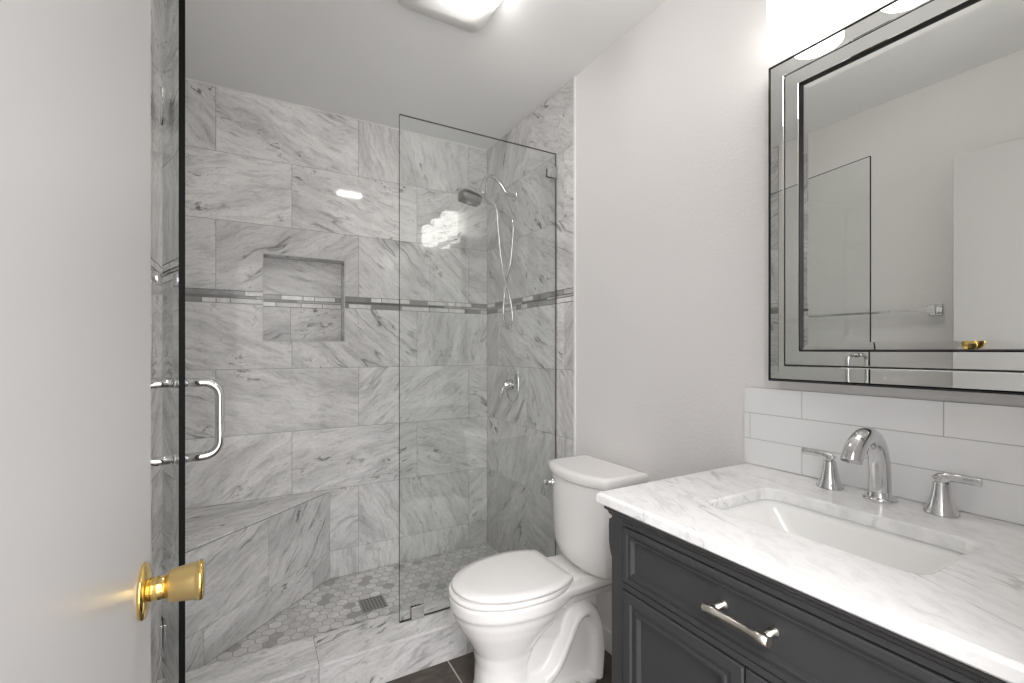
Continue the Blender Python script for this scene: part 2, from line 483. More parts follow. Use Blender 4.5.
DX0, DX1, DZ = -0.152, 0.58, 1.995                               # the doorway
mb = MB()
mb.box((PL, YF0, 0), (DX0 - 0.012, YF1, ZC)); mb.box((DX1 + 0.012, YF0, 0), (PR, YF1, ZC)); mb.box((DX0 - 0.012, YF0, DZ + 0.012), (DX1 + 0.012, YF1, ZC))
structure(mb.build('wall_front', 'paint'))
mb = MB()                                                        # door jamb
mb.box((DX0 - 0.012, YF0 - 0.01, 0), (DX0 - 0.002, YF1 + 0.004, DZ + 0.012)); mb.box((DX1, YF0 - 0.01, 0), (DX1 + 0.012, YF1 + 0.004, DZ + 0.012)); mb.box((DX0 - 0.012, YF0 - 0.01, DZ), (DX1 + 0.012, YF1 + 0.004, DZ + 0.012))
structure(mb.build('trim_2', 'trim', bevel=0.002))
mb = MB(); mb.box((PL - 0.116, YF0, ZC), (PR + 0.116, YO, ZC + 0.1))
structure(mb.build('ceiling', 'ceil'))

# bathroom floor: brown slate squares with sand grout
mb = MB()
mb.box((PL - 0.116, YF0 - 1.2, -0.12), (PR + 0.116, YO, -0.0015), 1)
gx, gy, T = 0.657, 1.49, 0.305
for i in range(-4, 3):
    for j in range(-10, 2):
        x0, x1, y0, y1 = gx + i * T, gx + (i + 1) * T, gy + j * T, gy + (j + 1) * T
        x0, x1, y0, y1 = max(x0 + .003, PL), min(x1 - .003, PR), max(y0 + .003, YF0 - 1.2), min(y1 - .003, 1.66)
        if x1 - x0 > .01 and y1 - y0 > .01: mb.box((x0, y0, -0.0015), (x1, y1, 0), 0)
structure(mb.build('floor', ['slate', 'floorgrout'], weld=False))

# baseboards on the painted walls
mb = MB(); mb.box((PR - 0.012, 0.84, 0), (PR, YT - 0.012, 0.085))
structure(mb.build('baseboard_right', 'trim', bevel=0.003))
mb = MB(); mb.box((PL, YF1 + 0.03, 0), (PL + 0.012, YT - 0.002, 0.085))
structure(mb.build('baseboard_left', 'trim', bevel=0.003))

# shower floor of marble hexagons
mb = MB()
SY0 = 1.832
mb.box((XL, SY0 - 0.02, 0.0), (XR, YB, ZS - 0.002), 1)
DRN = (0.483, 2.14, 0.052)                                       # drain centre, half size
R = 0.0268; px = R * math.sqrt(3) + 0.0034; py = 1.5 * R + 0.0034 * 0.87
j = 0
y = SY0
while y < YB + R:
    x = XL + (px / 2 if j % 2 else 0)
    while x < XR + R:
        pts = [(x + R * math.cos(PI / 6 + k * PI / 3), y + R * math.sin(PI / 6 + k * PI / 3)) for k in range(6)]
        inside = all(abs(p[0] - DRN[0]) < DRN[2] and abs(p[1] - DRN[1]) < DRN[2] for p in pts)
        pts = [(min(max(a, XL), XR), min(max(b, SY0), YB)) for a, b in pts]
        t = rnd.choice((1.0, 1.05, 0.95, 0.9, 1.1, 0.98, 0.85, 0.62, 1.02))
        if not inside: mb.face([(a, b, ZS) for a, b in pts], 0, tone=t)
        x += px
    y += py; j += 1
structure(mb.build('floor_shower', ['hex', 'hexgrout'], weld=False))

# ------------------------------------------------------------------ shower curb, bench, drain
mb = MB()
cy0, cy1, xj = 1.66, SY0, 0.198
def marble_box(a, b, ang, tone):
    x0, y0, z0 = a; x1, y1, z1 = b
    ox, oy = rnd.uniform(0, 50), rnd.uniform(0, 50); ca, sa = math.cos(math.radians(ang)), math.sin(math.radians(ang))
    f = lambda u, v: (u * ca + v * sa + ox, -u * sa + v * ca + oy)
    mb.face([(x0, y0, z1), (x1, y0, z1), (x1, y1, z1), (x0, y1, z1)], 0, [f(x0, y0), f(x1, y0), f(x1, y1), f(x0, y1)], tone)
    mb.face([(x0, y0, z0), (x1, y0, z0), (x1, y0, z1), (x0, y0, z1)], 0, [f(x0, z0), f(x1, z0), f(x1, z1), f(x0, z1)], tone)
    mb.face([(x0, y1, z1), (x1, y1, z1), (x1, y1, z0), (x0, y1, z0)], 0, [f(x0, z1), f(x1, z1), f(x1, z0), f(x0, z0)], tone)
    for xx in (x0, x1): mb.face([(xx, y0, z0), (xx, y1, z0), (xx, y1, z1), (xx, y0, z1)], 0, [f(y0, z0), f(y1, z0), f(y1, z1), f(y0, z1)], tone)
for x0, x1, ang, tn in ((XL + .001, xj - .001, 12, 1.06), (xj + .001, 0.737, 28, 1.04), (0.739, XR - .001, 24, 1.0)):
    marble_box((x0, cy0 - 0.002, ZK - 0.012), (x1, cy1, ZK), ang, tn)
for x0, x1, ang, tn in ((XL + .001, xj - .001, 8, .93), (xj + .001, 0.737, 20, .92), (0.739, XR - .001, 24, .90)):
    marble_box((x0, cy0, 0.0005), (x1, cy1 - 0.004, ZK - 0.0145), ang, tn)
mb.box((XL + .002, cy0 + .002, 0), (XR - .002, cy1 - .006, ZK - .002), 1)
curb = tag(mb.build('shower_curb', ['marble', 'grout'], weld=False), 'low grey marble curb along the shower entrance under the glass', 'shower curb')

bA, bB = Vector((XL + 0.001, 1.925, 0)), Vector((0.347, YB - 0.001, 0))
bU = (bB - bA).normalized(); bL = (bB - bA).length; bN = Vector((bU.y, -bU.x, 0)); ZB = 0.489
bench = thing('shower_bench', 'triangular grey marble bench built into the far shower corner', 'bench', (XL + 0.2, YB - 0.2, ZS))
org = Vector(bench.location)
mb = MB()
tiles(mb, bA - org, bU, (0, 0, 1), bN, 0, bL, [ZS + 0.001, 0.175, ZB - 0.0125], [[0.147, 0.70], [0.439]], rnd, angles=(15, 40), steep=0, fixed={(1, 0): (22, 1.03), (1, 1): (52, 0.99), (0, 1): (22, 1.02), (0, 0): (50, .95), (0, 2): (30, .98)})
tri = [bA + Vector((0, 0, 0)), bB, Vector((XL + 0.001, YB - 0.001, 0))]
mb.face([p - org + Vector((0, 0, ZS + .001)) for p in tri][::-1], 1)
for p, q in ((tri[1], tri[2]), (tri[2], tri[0])):
    mb.face([p - org + Vector((0, 0, ZS + .001)), q - org + Vector((0, 0, ZS + .001)), q - org + Vector((0, 0, ZB - .012)), p - org + Vector((0, 0, ZB - .012))], 1)
mb.build('bench_base', ['marble', 'grout'], bench, weld=False)
mb = MB()
top = [(p - org) for p in (bA + bN * .0005, bB + bN * .0005 - Vector((0, .0005, 0)), tri[2])]
uvf = lambda p: (p.x * math.cos(.35) + p.y * math.sin(.35) + 3, -p.x * math.sin(.35) + p.y * math.cos(.35) + 8)
for zz, rev in ((ZB, 0), (ZB - .0098, 1)):
    pts = [Vector((p.x, p.y, zz - org.z)) for p in top]
    mb.face(pts[::-1] if rev else pts, 0, [uvf(p) for p in (pts[::-1] if rev else pts)], 1.04)
for i in range(3):
    p, q = top[i], top[(i + 1) % 3]
    pts = [Vector((p.x, p.y, ZB - .0098 - org.z)), Vector((q.x, q.y, ZB - .0098 - org.z)), Vector((q.x, q.y, ZB - org.z)), Vector((p.x, p.y, ZB - org.z))]
    mb.face(pts, 0, [uvf(k) for k in pts], 1.04)
mb.build('bench_seat', 'marble', bench, weld=False)

dr = thing('floor_drain', 'small square steel drain grate set in the hexagon shower floor', 'drain', (DRN[0], DRN[1], ZS - .001))
mb = MB(); hs = DRN[2]
mb.box((-hs, -hs, 0), (hs, hs, 0.0015))
mb.build('drain_cup', 'black', dr)
mb = MB()
for k in range(2):
    s = (-1, 1)[k]
    mb.box((s * hs - .004, -hs, 0.001), (s * hs + .004, hs, 0.004)); mb.box((-hs, s * hs - .004, 0.001), (hs, s * hs + .004, 0.004))
for k in range(1, 7):
    u = -hs + 2 * hs * k / 7
    mb.box((u - .0032, -hs, 0.001), (u + .0032, hs, 0.0036)); mb.box((-hs, u - .0032, 0.001), (hs, u + .0032, 0.0034))
mb.build('drain_grate', 'drain', dr)

# ------------------------------------------------------------------ shower glass
ZG = 2.10
def glass_slab(name, L, z0, z1, parent, t=0.010, far=1):
    """slab along local +x from 0 to L, thickness along y"""
    m_ = MB(); h = t / 2
    m_.face([(0, -h, z0), (L, -h, z0), (L, -h, z1), (0, -h, z1)], 0); m_.face([(L, h, z0), (0, h, z0), (0, h, z1), (L, h, z1)], 0)
    m_.face([(0, h, z0), (0, -h, z0), (0, -h, z1), (0, h, z1)], 1); m_.face([(L, -h, z0), (L, h, z0), (L, h, z1), (L, -h, z1)], far)
    m_.face([(0, -h, z1), (L, -h, z1), (L, h, z1), (0, h, z1)], 1); m_.face([(0, h, z0), (L, h, z0), (L, -h, z0), (0, -h, z0)], 1)
    return m_.build(name, ['glass', 'glassedge', 'greyedge'], parent)
XP = 0.497
pan = thing('shower_glass_panel', 'fixed clear glass panel standing on the marble curb beside the toilet', 'glass panel', (XP, YG, ZK))
glass_slab('glass_pane', XR - XP - 0.004, 0.003, ZG - ZK, pan, far=2)
for nm, x0, z0 in (('glass_clip', XR - XP - 0.054, 1.985 - ZK), ('glass_clip', 0.045, 0.0005)):
    for s in (-1, 1):
        mb = MB()
        ya, yb = (0.0055, 0.012) if s > 0 else (-0.012, -0.0055)
        mb.box((x0, ya, z0), (x0 + .05, yb, z0 + .05))
        mb.build(nm, 'chrome', pan, bevel=.0015)

HX, HY = -0.232, YG
EX, EY = -0.112, 1.050
dl = math.hypot(EX - HX, EY - HY); drz = math.atan2(EY - HY, EX - HX)
sdo = thing('shower_glass_door', 'frameless clear glass shower door swung open toward the white room door', 'shower door', (HX, HY, 0), drz)
glass_slab('glass_pane', dl, 0.155, ZG, sdo)
for z in (1.930, 0.325):
    for s in (-1, 1):
        mb = MB(); ya, yb = (0.0055, 0.013) if s > 0 else (-0.013, -0.0055)
        mb.box((-0.0, ya, z - .045), (0.052, yb, z + .045))
        hb = mb.build('hinge', 'chrome', sdo, bevel=.0015)
    mb = MB()
    mb.lathe([(.0075, -.045), (.0075, .045)], (-.009, 0, z), seg=16)
    mb.box((-0.026, -.006, z - .04), (-.009, .006, z + .04))
    mb.build('hinge', 'black', sdo, bevel=.001)
hxp = dl - 0.055
for s, nm in ((1, 'pull_handle'), (-1, 'pull_handle')):
    zc_, hh, rr, out = 1.052, 0.074, 0.028, 0.066
    path = [(hxp, s * .0055, zc_ + hh)]
    for k in range(9):
        a = PI / 2 * k / 8
        path.append((hxp, s * (out - rr + rr * math.sin(a)), zc_ + hh - rr + rr * math.cos(a)))
    for k in range(9):
        a = PI / 2 * k / 8
        path.append((hxp, s * (out - rr + rr * math.cos(a)), zc_ - hh + rr - rr * math.sin(a)))
    path.append((hxp, s * .0055, zc_ - hh))
    mb = MB(); mb.tube(path, 0.0086, 18)
    for zz in (zc_ + hh, zc_ - hh): mb.lathe([(.0105, .0055), (.0105, .009), (.008, .0095)], (hxp, 0, zz), (0, s, 0), 18)
    mb.build(nm, 'chrome', sdo)

# ------------------------------------------------------------------ shower fittings on the right tiled wall
def smooth_path(pts, n=8):
    """Catmull-Rom through the points"""
    P = [Vector(p) for p in pts]; P = [P[0] * 2 - P[1]] + P + [P[-1] * 2 - P[-2]]
    out = []
    for i in range(1, len(P) - 2):
        for k in range(n):
            t = k / n
            a, b, c, d = P[i - 1], P[i], P[i + 1], P[i + 2]
            out.append(0.5 * ((2 * b) + (c - a) * t + (2 * a - 5 * b + 4 * c - d) * t * t + (3 * b - a - 3 * c + d) * t ** 3))
    out.append(P[-2]); return out
sh = thing('hand_shower', 'chrome hand shower docked on its wall arm above a looping hose', 'shower head', (XR, 2.143, 2.02))
mb = MB(); mb.lathe([(.030, 0), (.030, .004), (.024, .010), (.012, .014)], (0, 0, 0), (-1, 0, 0), 28); mb.build('wall_flange', 'chrome', sh)
arm = smooth_path([(-.008, 0, 0), (-.05, 0, .005), (-.09, 0, .05), (-.125, 0, .075), (-.155, 0, .078), (-.178, 0, .058), (-.188, 0, .03)])
mb = MB(); mb.tube(arm, .0105, 16); mb.build('shower_arm', 'chrome', sh)
mb = MB(); mb.lathe([(.011, 0), (.014, .006), (.015, .035), (.019, .045), (.019, .062)], (-.186, 0, .034), (-.12, 0, -1), 20); mb.build('diverter_bracket', 'chrome', sh)
# hand shower: tilted head and a handle that runs back down toward the wall
HP = [(457.5, 190.5), (464, 191), (473, 194.5), (481, 198.5), (488, 203), (496, 208), (504, 212)]
def on_y(u, v, y):
    a, b = (u - 512) / F_PX, (HORIZON - v) / F_PX
    s_, c_ = math.sin(YAW), math.cos(YAW)
    d = Vector((s_ + a * c_, c_ - a * s_, b)); t = y / d.y
    return Vector((0, 0, EYE)) + d * t - Vector(sh.location)
hp = smooth_path([on_y(u, v, 2.143) for u, v in HP], 6)
mb = MB(); N_ = len(hp)
wid = lambda t: .030 + .020 * min(1, t / .08) if t < .45 else .050 - .039 * min(1, (t - .45) / .22)
mb.tube(hp, [(.0115 - .001 * (i / N_), wid(i / N_)) for i in range(N_)], 24, start_ref=(0, 0, 1)); mb.build('spray_handle', 'chrome', sh)
d_ = (hp[int(N_ * .45)] - hp[2]).normalized(); nrm = Vector((d_.z, 0, -d_.x)); nrm = nrm if nrm.z < 0 else -nrm
c0 = (hp[int(N_ * .5)] + hp[2]) / 2 + nrm * .005
def plate(w, h, off):
    out = []
    for k in range(32):
        a = 2 * PI * k / 32; c_, s_ = math.cos(a), math.sin(a)
        q = lambda v: abs(v) ** .45 * (1 if v > 0 else -1)
        out.append(c0 + nrm * off + d_ * (w * q(c_)) + Vector((0, h * q(s_), 0)))
    return out
mb = MB(); mb.grid([plate(.056, .038, .004), plate(.058, .039, .014), plate(.054, .036, .036), plate(.048, .031, .037)]); mb.build('spray_face', 'spray', sh)
mb = MB(); mb.lathe([(.016, .036), (.016, .039), (.011, .0395)], c0, nrm, 24); mb.build('spray_ring', 'chrome', sh)
def unproject(u, v, x):
    a, b = (u - 512) / F_PX, (HORIZON - v) / F_PX
    s_, c_ = math.sin(YAW), math.cos(YAW)
    d = Vector((s_ + a * c_, c_ - a * s_, b)); t = x / d.x
    return Vector((0, 0, EYE)) + d * t
# hose: measured loop hanging about 8 cm off the wall
hose_px = [(505, 211, 1.157), (510, 214, 1.166), (513, 221, 1.17), (513, 234, 1.172), (510.5, 262, 1.172), (506, 284, 1.17), (503.5, 307, 1.168), (504, 320, 1.166), (508, 328, 1.165),
           (512, 322, 1.168), (512, 310, 1.166), (508.5, 292, 1.15), (502, 265, 1.13), (498.5, 231, 1.10), (496.5, 209, 1.08), (492, 201, 1.062)]
so = Vector(sh.location)
hose = smooth_path([unproject(u, v, x) - so for u, v, x in hose_px], 6)
mb = MB(); mb.tube(hose, .0062, 12); mb.build('shower_hose', 'chrome', sh)

vv = thing('shower_valve', 'chrome shower valve with oval plate and lever on marble wall', 'shower valve', (XR, 2.165, 1.005))
mb = MB()
def oval(w, h, d, n=36, p=2.6):
    out = []
    for k in range(n):
        a = 2 * PI * k / n; c_, s_ = math.cos(a), math.sin(a)
        out.append((-d, w * abs(c_) ** (2 / p) * (1 if c_ > 0 else -1), h * abs(s_) ** (2 / p) * (1 if s_ > 0 else -1)))
    return out
mb.grid([oval(.068, .092, 0), oval(.068, .092, .004), oval(.062, .086, .009), oval(.050, .072, .010), oval(.046, .068, .014), oval(.03, .04, .016)]); mb.build('valve_plate', 'chrome', vv)
mb = MB(); mb.lathe([(.030, .012), (.028, .028), (.022, .042), (.017, .056), (.012, .064), (.004, .067)], (0, 0, 0), (-1, 0, 0), 28); mb.build('valve_stem', 'chrome', vv)
mb = MB(); mb.tube([(-.054, 0, .006), (-.062, .004, -.015), (-.070, .006, -.04), (-.075, .008, -.066)], [(.008, .011), (.007, .010), (.005, .008), (.004, .007)], 14); mb.build('lever', 'chrome', vv)

# ------------------------------------------------------------------ toilet (local +x points away from the wall)
to = thing('toilet', 'white two-piece toilet with closed lid against the pale wall', 'toilet', (1.218, 1.360, 0), PI)
EGG_DY = 0.018
def egg(xb, xf, hw, z, n=48, p=2.2, wide=0.45):
    """egg ring: back xb, front xf, widest at `wide` of the length"""
    xm = xb + (xf - xb) * wide; out = []
    for k in range(n):
        a = 2 * PI * k / n; c_, s_ = math.cos(a), math.sin(a)
        e_ = 2 / p
        cx = abs(c_) ** e_ * (1 if c_ > 0 else -1); sy = abs(s_) ** e_ * (1 if s_ > 0 else -1)
        out.append((xm + (xf - xm if c_ > 0 else xm - xb) * cx, .875 * hw * sy - EGG_DY, z))
    return out
def cut_back(ring, x):
    return [(max(p[0], x), p[1], p[2]) for p in ring]
def remeshed(o, voxel, it):
    r = o.modifiers.new('join', 'REMESH'); r.mode = 'VOXEL'; r.voxel_size = voxel; r.use_smooth_shade = True
    s = o.modifiers.new('soften', 'SMOOTH'); s.factor = 0.5; s.iterations = it
mb = MB()
secs = [(0.0, .37, .592, .114), (.012, .37, .595, .117), (.03, .375, .586, .110), (.08, .39, .572, .100), (.15, .39, .568, .100), (.20, .37, .578, .110), (.245, .33, .602, .132),
        (.285, .28, .626, .153), (.32, .24, .643, .168), (.345, .225, .650, .174), (.350, .217, .657, .181), (.385, .215, .659, .182), (.390, .217, .656, .179)]
mb.grid([egg(b, f_, hw, z) for z, b, f_, hw in secs])
mb.grid([egg(.09, .58, .118, 0.0, p=2.8, wide=.3), egg(.09, .58, .118, .024, p=2.8, wide=.3), egg(.095, .57, .106, .036, p=2.8, wide=.3)])          # foot plate
# deck under the tank
mb.grid([rrect(.17, 0, .140, .080, .03, .315), rrect(.17, 0, .150, .10, .03, .35), rrect(.17, 0, .155, .122, .03, .372), rrect(.17, 0, .155, .122, .03, .393)])
# trapway: up from the sump, over the weir, down to the floor
mb.tube(smooth_path([(.50, 0, .10), (.43, 0, .078), (.36, 0, .085), (.305, 0, .13), (.265, 0, .20), (.225, 0, .262), (.175, 0, .270), (.138, 0, .215), (.128, 0, .13), (.135, 0, .02)], 6), (.034, .094), 24, start_ref=(0, 0, 1))
mb.tube(smooth_path([(.46, 0, .25), (.36, 0, .24), (.29, 0, .22), (.25, 0, .20)], 6), (.05, .060), 18)
mb.box((.12, -.052, .02), (.42, .052, .33))
bowl = mb.build('toilet_bowl', 'porcelain', to); remeshed(bowl, .0055, 5)
for s in (-1, 1):
    mb = MB(); mb.lathe([(.013, 0), (.013, .008), (.009, .014), (.002, .016)], (.24, s * .092, .032), (0, 0, 1), 16)
    mb.build('bolt_cap', 'porcelain', to)
TANK_DY = 0.016
def bowed(x0, x1, hw, bow, z, r=.03, n=10):
    """tank outline: flat back at x0, front x1 bowed outward by `bow`"""
    pts = []
    for k in range(n + 1):
        t = -1 + 2 * k / n
        pts.append((x1 + bow * (1 - t * t) - (r if abs(t) == 1 else 0) * .0, -t * (hw - r * .35) * -1, z))
    ys = [p for p in pts]
    out = ys + [(x1 - r, hw, z), (x0 + r * .4, hw, z), (x0, hw - r * .4, z)] + [(x0, -hw + r * .4, z), (x0 + r * .4, -hw, z), (x1 - r, -hw, z)]
    return [(p[0], p[1] * .900 + TANK_DY, p[2]) for p in out]
mb = MB()
mb.grid([bowed(.045, .135, .115, .020, .392), bowed(.03, .160, .150, .026, .402), bowed(.018, .176, .170, .032, .43), bowed(.012, .182, .178, .034, .47), bowed(.008, .186, .181, .036, .56), bowed(.006, .190, .184, .038, .7215)])
tank = mb.build('tank', 'porcelain', to)
sb = tank.modifiers.new('round', 'BEVEL'); sb.width = .006; sb.segments = 3; sb.limit_method = 'ANGLE'; sb.angle_limit = math.radians(35)
mb = MB()
mb.grid([bowed(.004, .194, .188, .040, .7225, .02), bowed(.0, .200, .194, .042, .729, .02), bowed(.0, .200, .194, .042, .751, .02), bowed(.003, .196, .190, .042, .758, .02), bowed(.02, .18, .175, .038, .7605, .02)])
mb.build('tank_lid', 'porcelain', to)
# flush lever on the tank front by the shower
fl = MB(); fl.lathe([(.014, 0), (.014, .006), (.010, .011), (.007, .018)], (.208, -.100, .687), (1, 0, 0), 20)
fl.tube([(.222, -.096, .688), (.227, -.103, .688), (.229, -.114, .685), (.229, -.125, .680), (.227, -.133, .675)], [(.007, .007), (.009, .008), (.011, .007), (.013, .007), (.009, .004)], 16, start_ref=(0, 0, 1))
fl.build('flush_lever', 'chrome', to)
mb = MB()
mb.grid([egg(.225, .657, .181, .3915, p=2.15), egg(.222, .660, .184, .396, p=2.15), egg(.222, .660, .184, .404, p=2.15), egg(.226, .656, .180, .409, p=2.15)])
mb.build('seat', 'seat', to)
mb = MB()
mb.grid([cut_back(egg(b_, f_, w_, z_, p=2.1, n=96), c_) for b_, f_, w_, z_, c_ in ((.208, .646, .179, .4115, .268), (.204, .650, .183, .415, .264), (.204, .650, .183, .421, .264), (.209, .645, .178, .4265, .269), (.24, .61, .150, .4295, .296), (.34, .49, .06, .431, .36))])
mb.build('lid', 'seat', to)
for s in (-1, 1):
    mb = MB(); mb.grid([rrect(.236, s * .070, .013, .020, .006, .392), rrect(.236, s * .070, .013, .020, .006, .405), rrect(.236, s * .070, .009, .016, .005, .410)])
    mb.build('seat_hinge', 'seat', to)

# ------------------------------------------------------------------ vanity cabinet
VX, VY0, VY1, VM, VZ = 0.695, 0.148, 0.782, 0.463, 0.844         # front plane, ends, middle, top of the box
vc = thing('vanity_cabinet', 'charcoal painted vanity cabinet with one wide drawer above two doors', 'cabinet', (VX, VM, 0))
L_ = lambda x, y, z: (x - VX, y - VM, z)
def cab(name, boxes, mat='charcoal', parent=vc, bevel=.0022):
    m_ = MB()
    for a, b in boxes: m_.box(a, b)
    return m_.build(name, mat, parent, bevel=bevel)
hw = (VY1 - VY0) / 2
D = PR - VX - 0.003
cab('carcass', [((.022, hw - .020, .10), (D, hw - .004, VZ - .002)), ((.022, -hw + .004, .10), (D, -hw + .020, VZ - .002)), ((.022, -hw + .020, .10), (D, hw - .020, .116)), ((D - .008, -hw + .020, .116), (D, hw - .020, VZ - .002)), ((.022, -hw + .020, VZ - .16), (.030, hw - .020, VZ - .005))])
st = 0.035
cab('face_frame', [((0, hw - st, .02), (.022, hw, VZ)), ((0, -hw, .02), (.022, -hw + st, VZ)), ((0, -hw + st, .815), (.022, hw - st, VZ)), ((0, -hw + st, .680), (.022, hw - st, .693)), ((0, -hw + st, .10), (.022, hw - st, .135))], bevel=.0015)
# moulding under the counter and the small bracket on the visible end
mb = MB()
prof = [(0, 0), (.004, .004), (.006, .010), (.011, .014), (.012, .0185)]
def ringm(o_, z): return [(-o_, -hw - o_, VZ - .0185 + z), (-o_, hw + o_, VZ - .0185 + z), (D, hw + o_, VZ - .0185 + z), (D, -hw - o_, VZ - .0185 + z)]
mb.grid([ringm(-.02, 0)] + [ringm(o_, z) for o_, z in prof] + [ringm(-.02, .0185), ringm(-.02, 0)], cap0=False, cap1=False, smooth=False); mb.build('cornice', 'charcoal', vc)
mb = MB()
bp = [(0, .82), (.008, .815), (.009, .80), (.008, .765), (.004, .745), (.0, .735)]
mb.face([(0.0, hw + o_, z) for o_, z in bp]); mb.face([(.05, hw + o_, z) for o_, z in bp][::-1])
for (a, b), (c, d) in zip(bp, bp[1:] + bp[:1]): mb.face([(0, hw + a, b), (0, hw + c, d), (.05, hw + c, d), (.05, hw + a, b)])
mb.build('corner_bracket', 'charcoal', vc)
def panel_front(name, y0, y1, z0, z1, fr, label=None, x=-.001):
    """frame-and-panel front: flat frame, stepped bead, recessed field; local coordinates"""
    m_ = MB()
    def rg(i, d): return [(d, y0 + i, z0 + i), (d, y1 - i, z0 + i), (d, y1 - i, z1 - i), (d, y0 + i, z1 - i)]
    rings = [rg(0, .018), rg(0, x), rg(.0025, x - .002), rg(fr * .52, x - .002), rg(fr * .58, x + .003), rg(fr * .80, x + .003), rg(fr * .86, x - .0005), rg(fr, x + .000), rg(fr + .003, x + .009)]
    m_.grid(rings, cap0=True, cap1=True, smooth=False)
    return m_.build(name, 'charcoal', vc)
dw = hw - st
drawer = panel_front('drawer', -dw + .003, dw - .003, .6955, .8125, .022)
dl_ = panel_front('door', .0018, dw - .003, .138, .677, .040)
dr_ = panel_front('door', -dw + .003, -.0018, .138, .677, .040)
# bar pull on the drawer
mb = MB()
hy = .056; hz = .757; hx = -.027
mb.tube([(hx, hy, hz), (hx, hy - .022, hz), (hx, hy - .024, hz), (hx, -hy + .024, hz), (hx, -hy + .022, hz), (hx, -hy, hz)], [.0080, .0074, .0062, .0062, .0074, .0080], 16, start_ref=(0, 0, 1))
for s in (-1, 1):
    mb.lathe([(.0088, 0), (.0088, .003), (.0048, .006), (.0048, .025)], (.0075, s * (hy - .012), hz), (-1, 0, 0), 18)
    mb.lathe([(.0052, .025), (.0052, .034)], (.0075, s * (hy - .012), hz), (-1, 0, 0), 18)
mb.build('handle', 'nickel', drawer)
for s, dd in ((1, dl_), (-1, dr_)):
    mb = MB(); mb.lathe([(.008, 0), (.008, .003), (.005, .006), (.005, .016), (.013, .022), (.014, .028), (.009, .033), (.001, .034)], (-.003, s * .026, .60), (-1, 0, 0), 20)
    mb.build('knob', 'nickel', dd)
for a in ((0, hw - st), (0, -hw), (D - .05, hw - st), (D - .05, -hw)):
    cab('foot', [((a[0], a[1], 0.0), (a[0] + .045, a[1] + st, .0995 if a[0] else .0195))])

# countertop with the sink opening
CX0, CX1, CY0, CY1, CZ = 0.680, PR - .001, 0.114, 0.816, 0.870
SX0, SX1, SY0_, SY1_ = 0.827, 1.055, 0.280, 0.645
ct = MB(); ct_t = 0.025
def ctr(i, z, n=8): return rrect((CX0 + CX1) / 2, (CY0 + CY1) / 2, (CX1 - CX0) / 2 - i, (CY1 - CY0) / 2 - i, .004, z, n)
def hol(i, z, n=8): return rrect((SX0 + SX1) / 2, (SY0_ + SY1_) / 2, (SX1 - SX0) / 2 + i, (SY1_ - SY0_) / 2 + i, .034, z, n)
ct.grid([hol(0, CZ - ct_t), hol(0, CZ - .004), hol(.0012, CZ - .0012), hol(.004, CZ), ctr(.006, CZ), ctr(.002, CZ - .002), ctr(0, CZ - .006), ctr(0, CZ - ct_t + .004), ctr(.004, CZ - ct_t), hol(0, CZ - ct_t)], cap0=False, cap1=False, smooth=False)
cto = ct.build('countertop', 'carrara')
tag(cto, 'white veined marble countertop with a rectangular sink cut-out on the charcoal cabinet', 'countertop')
for p in cto.data.polygons: p.use_smooth = False
sk = thing('sink_basin', 'white rectangular basin set under the marble countertop', 'sink', ((SX0 + SX1) / 2, (SY0_ + SY1_) / 2, CZ - ct_t))
mb = MB()
gx_, gy_ = (SX1 - SX0) / 2, (SY1_ - SY0_) / 2
SK = [(.003, .003, .037, -.0015), (-.002, -.008, .036, -.02), (-.006, -.035, .04, -.06), (-.014, -.07, .036, -.095), (-.04, -.11, .03, -.112)]
inner = [rrect(0, 0, gx_ + a, gy_ + b, r, z, 8) for a, b, r, z in SK] + [rrect(.03, 0, .022, .022, .0219, -.122, 8)]
outer = [rrect(.03, 0, .030, .030, .0299, -.132, 8)] + [rrect(0, 0, gx_ + a + .009, gy_ + b + .009, r, z - .009, 8) for a, b, r, z in SK[::-1]]
mb.grid(outer[:-1] + [rrect(0, 0, gx_ + .012, gy_ + .012, .05, -.014, 8), rrect(0, 0, gx_ + .022, gy_ + .022, .055, -.013, 8), rrect(0, 0, gx_ + .022, gy_ + .022, .055, -.0015, 8)] + inner)
bs_ = mb.build('basin', 'basin', sk)
mb = MB(); mb.lathe([(.021, -.121), (.021, -.118), (.016, -.117), (.002, -.119)], (.03, 0, 0), (0, 0, 1), 24); mb.build('basin_drain', 'chrome', sk)

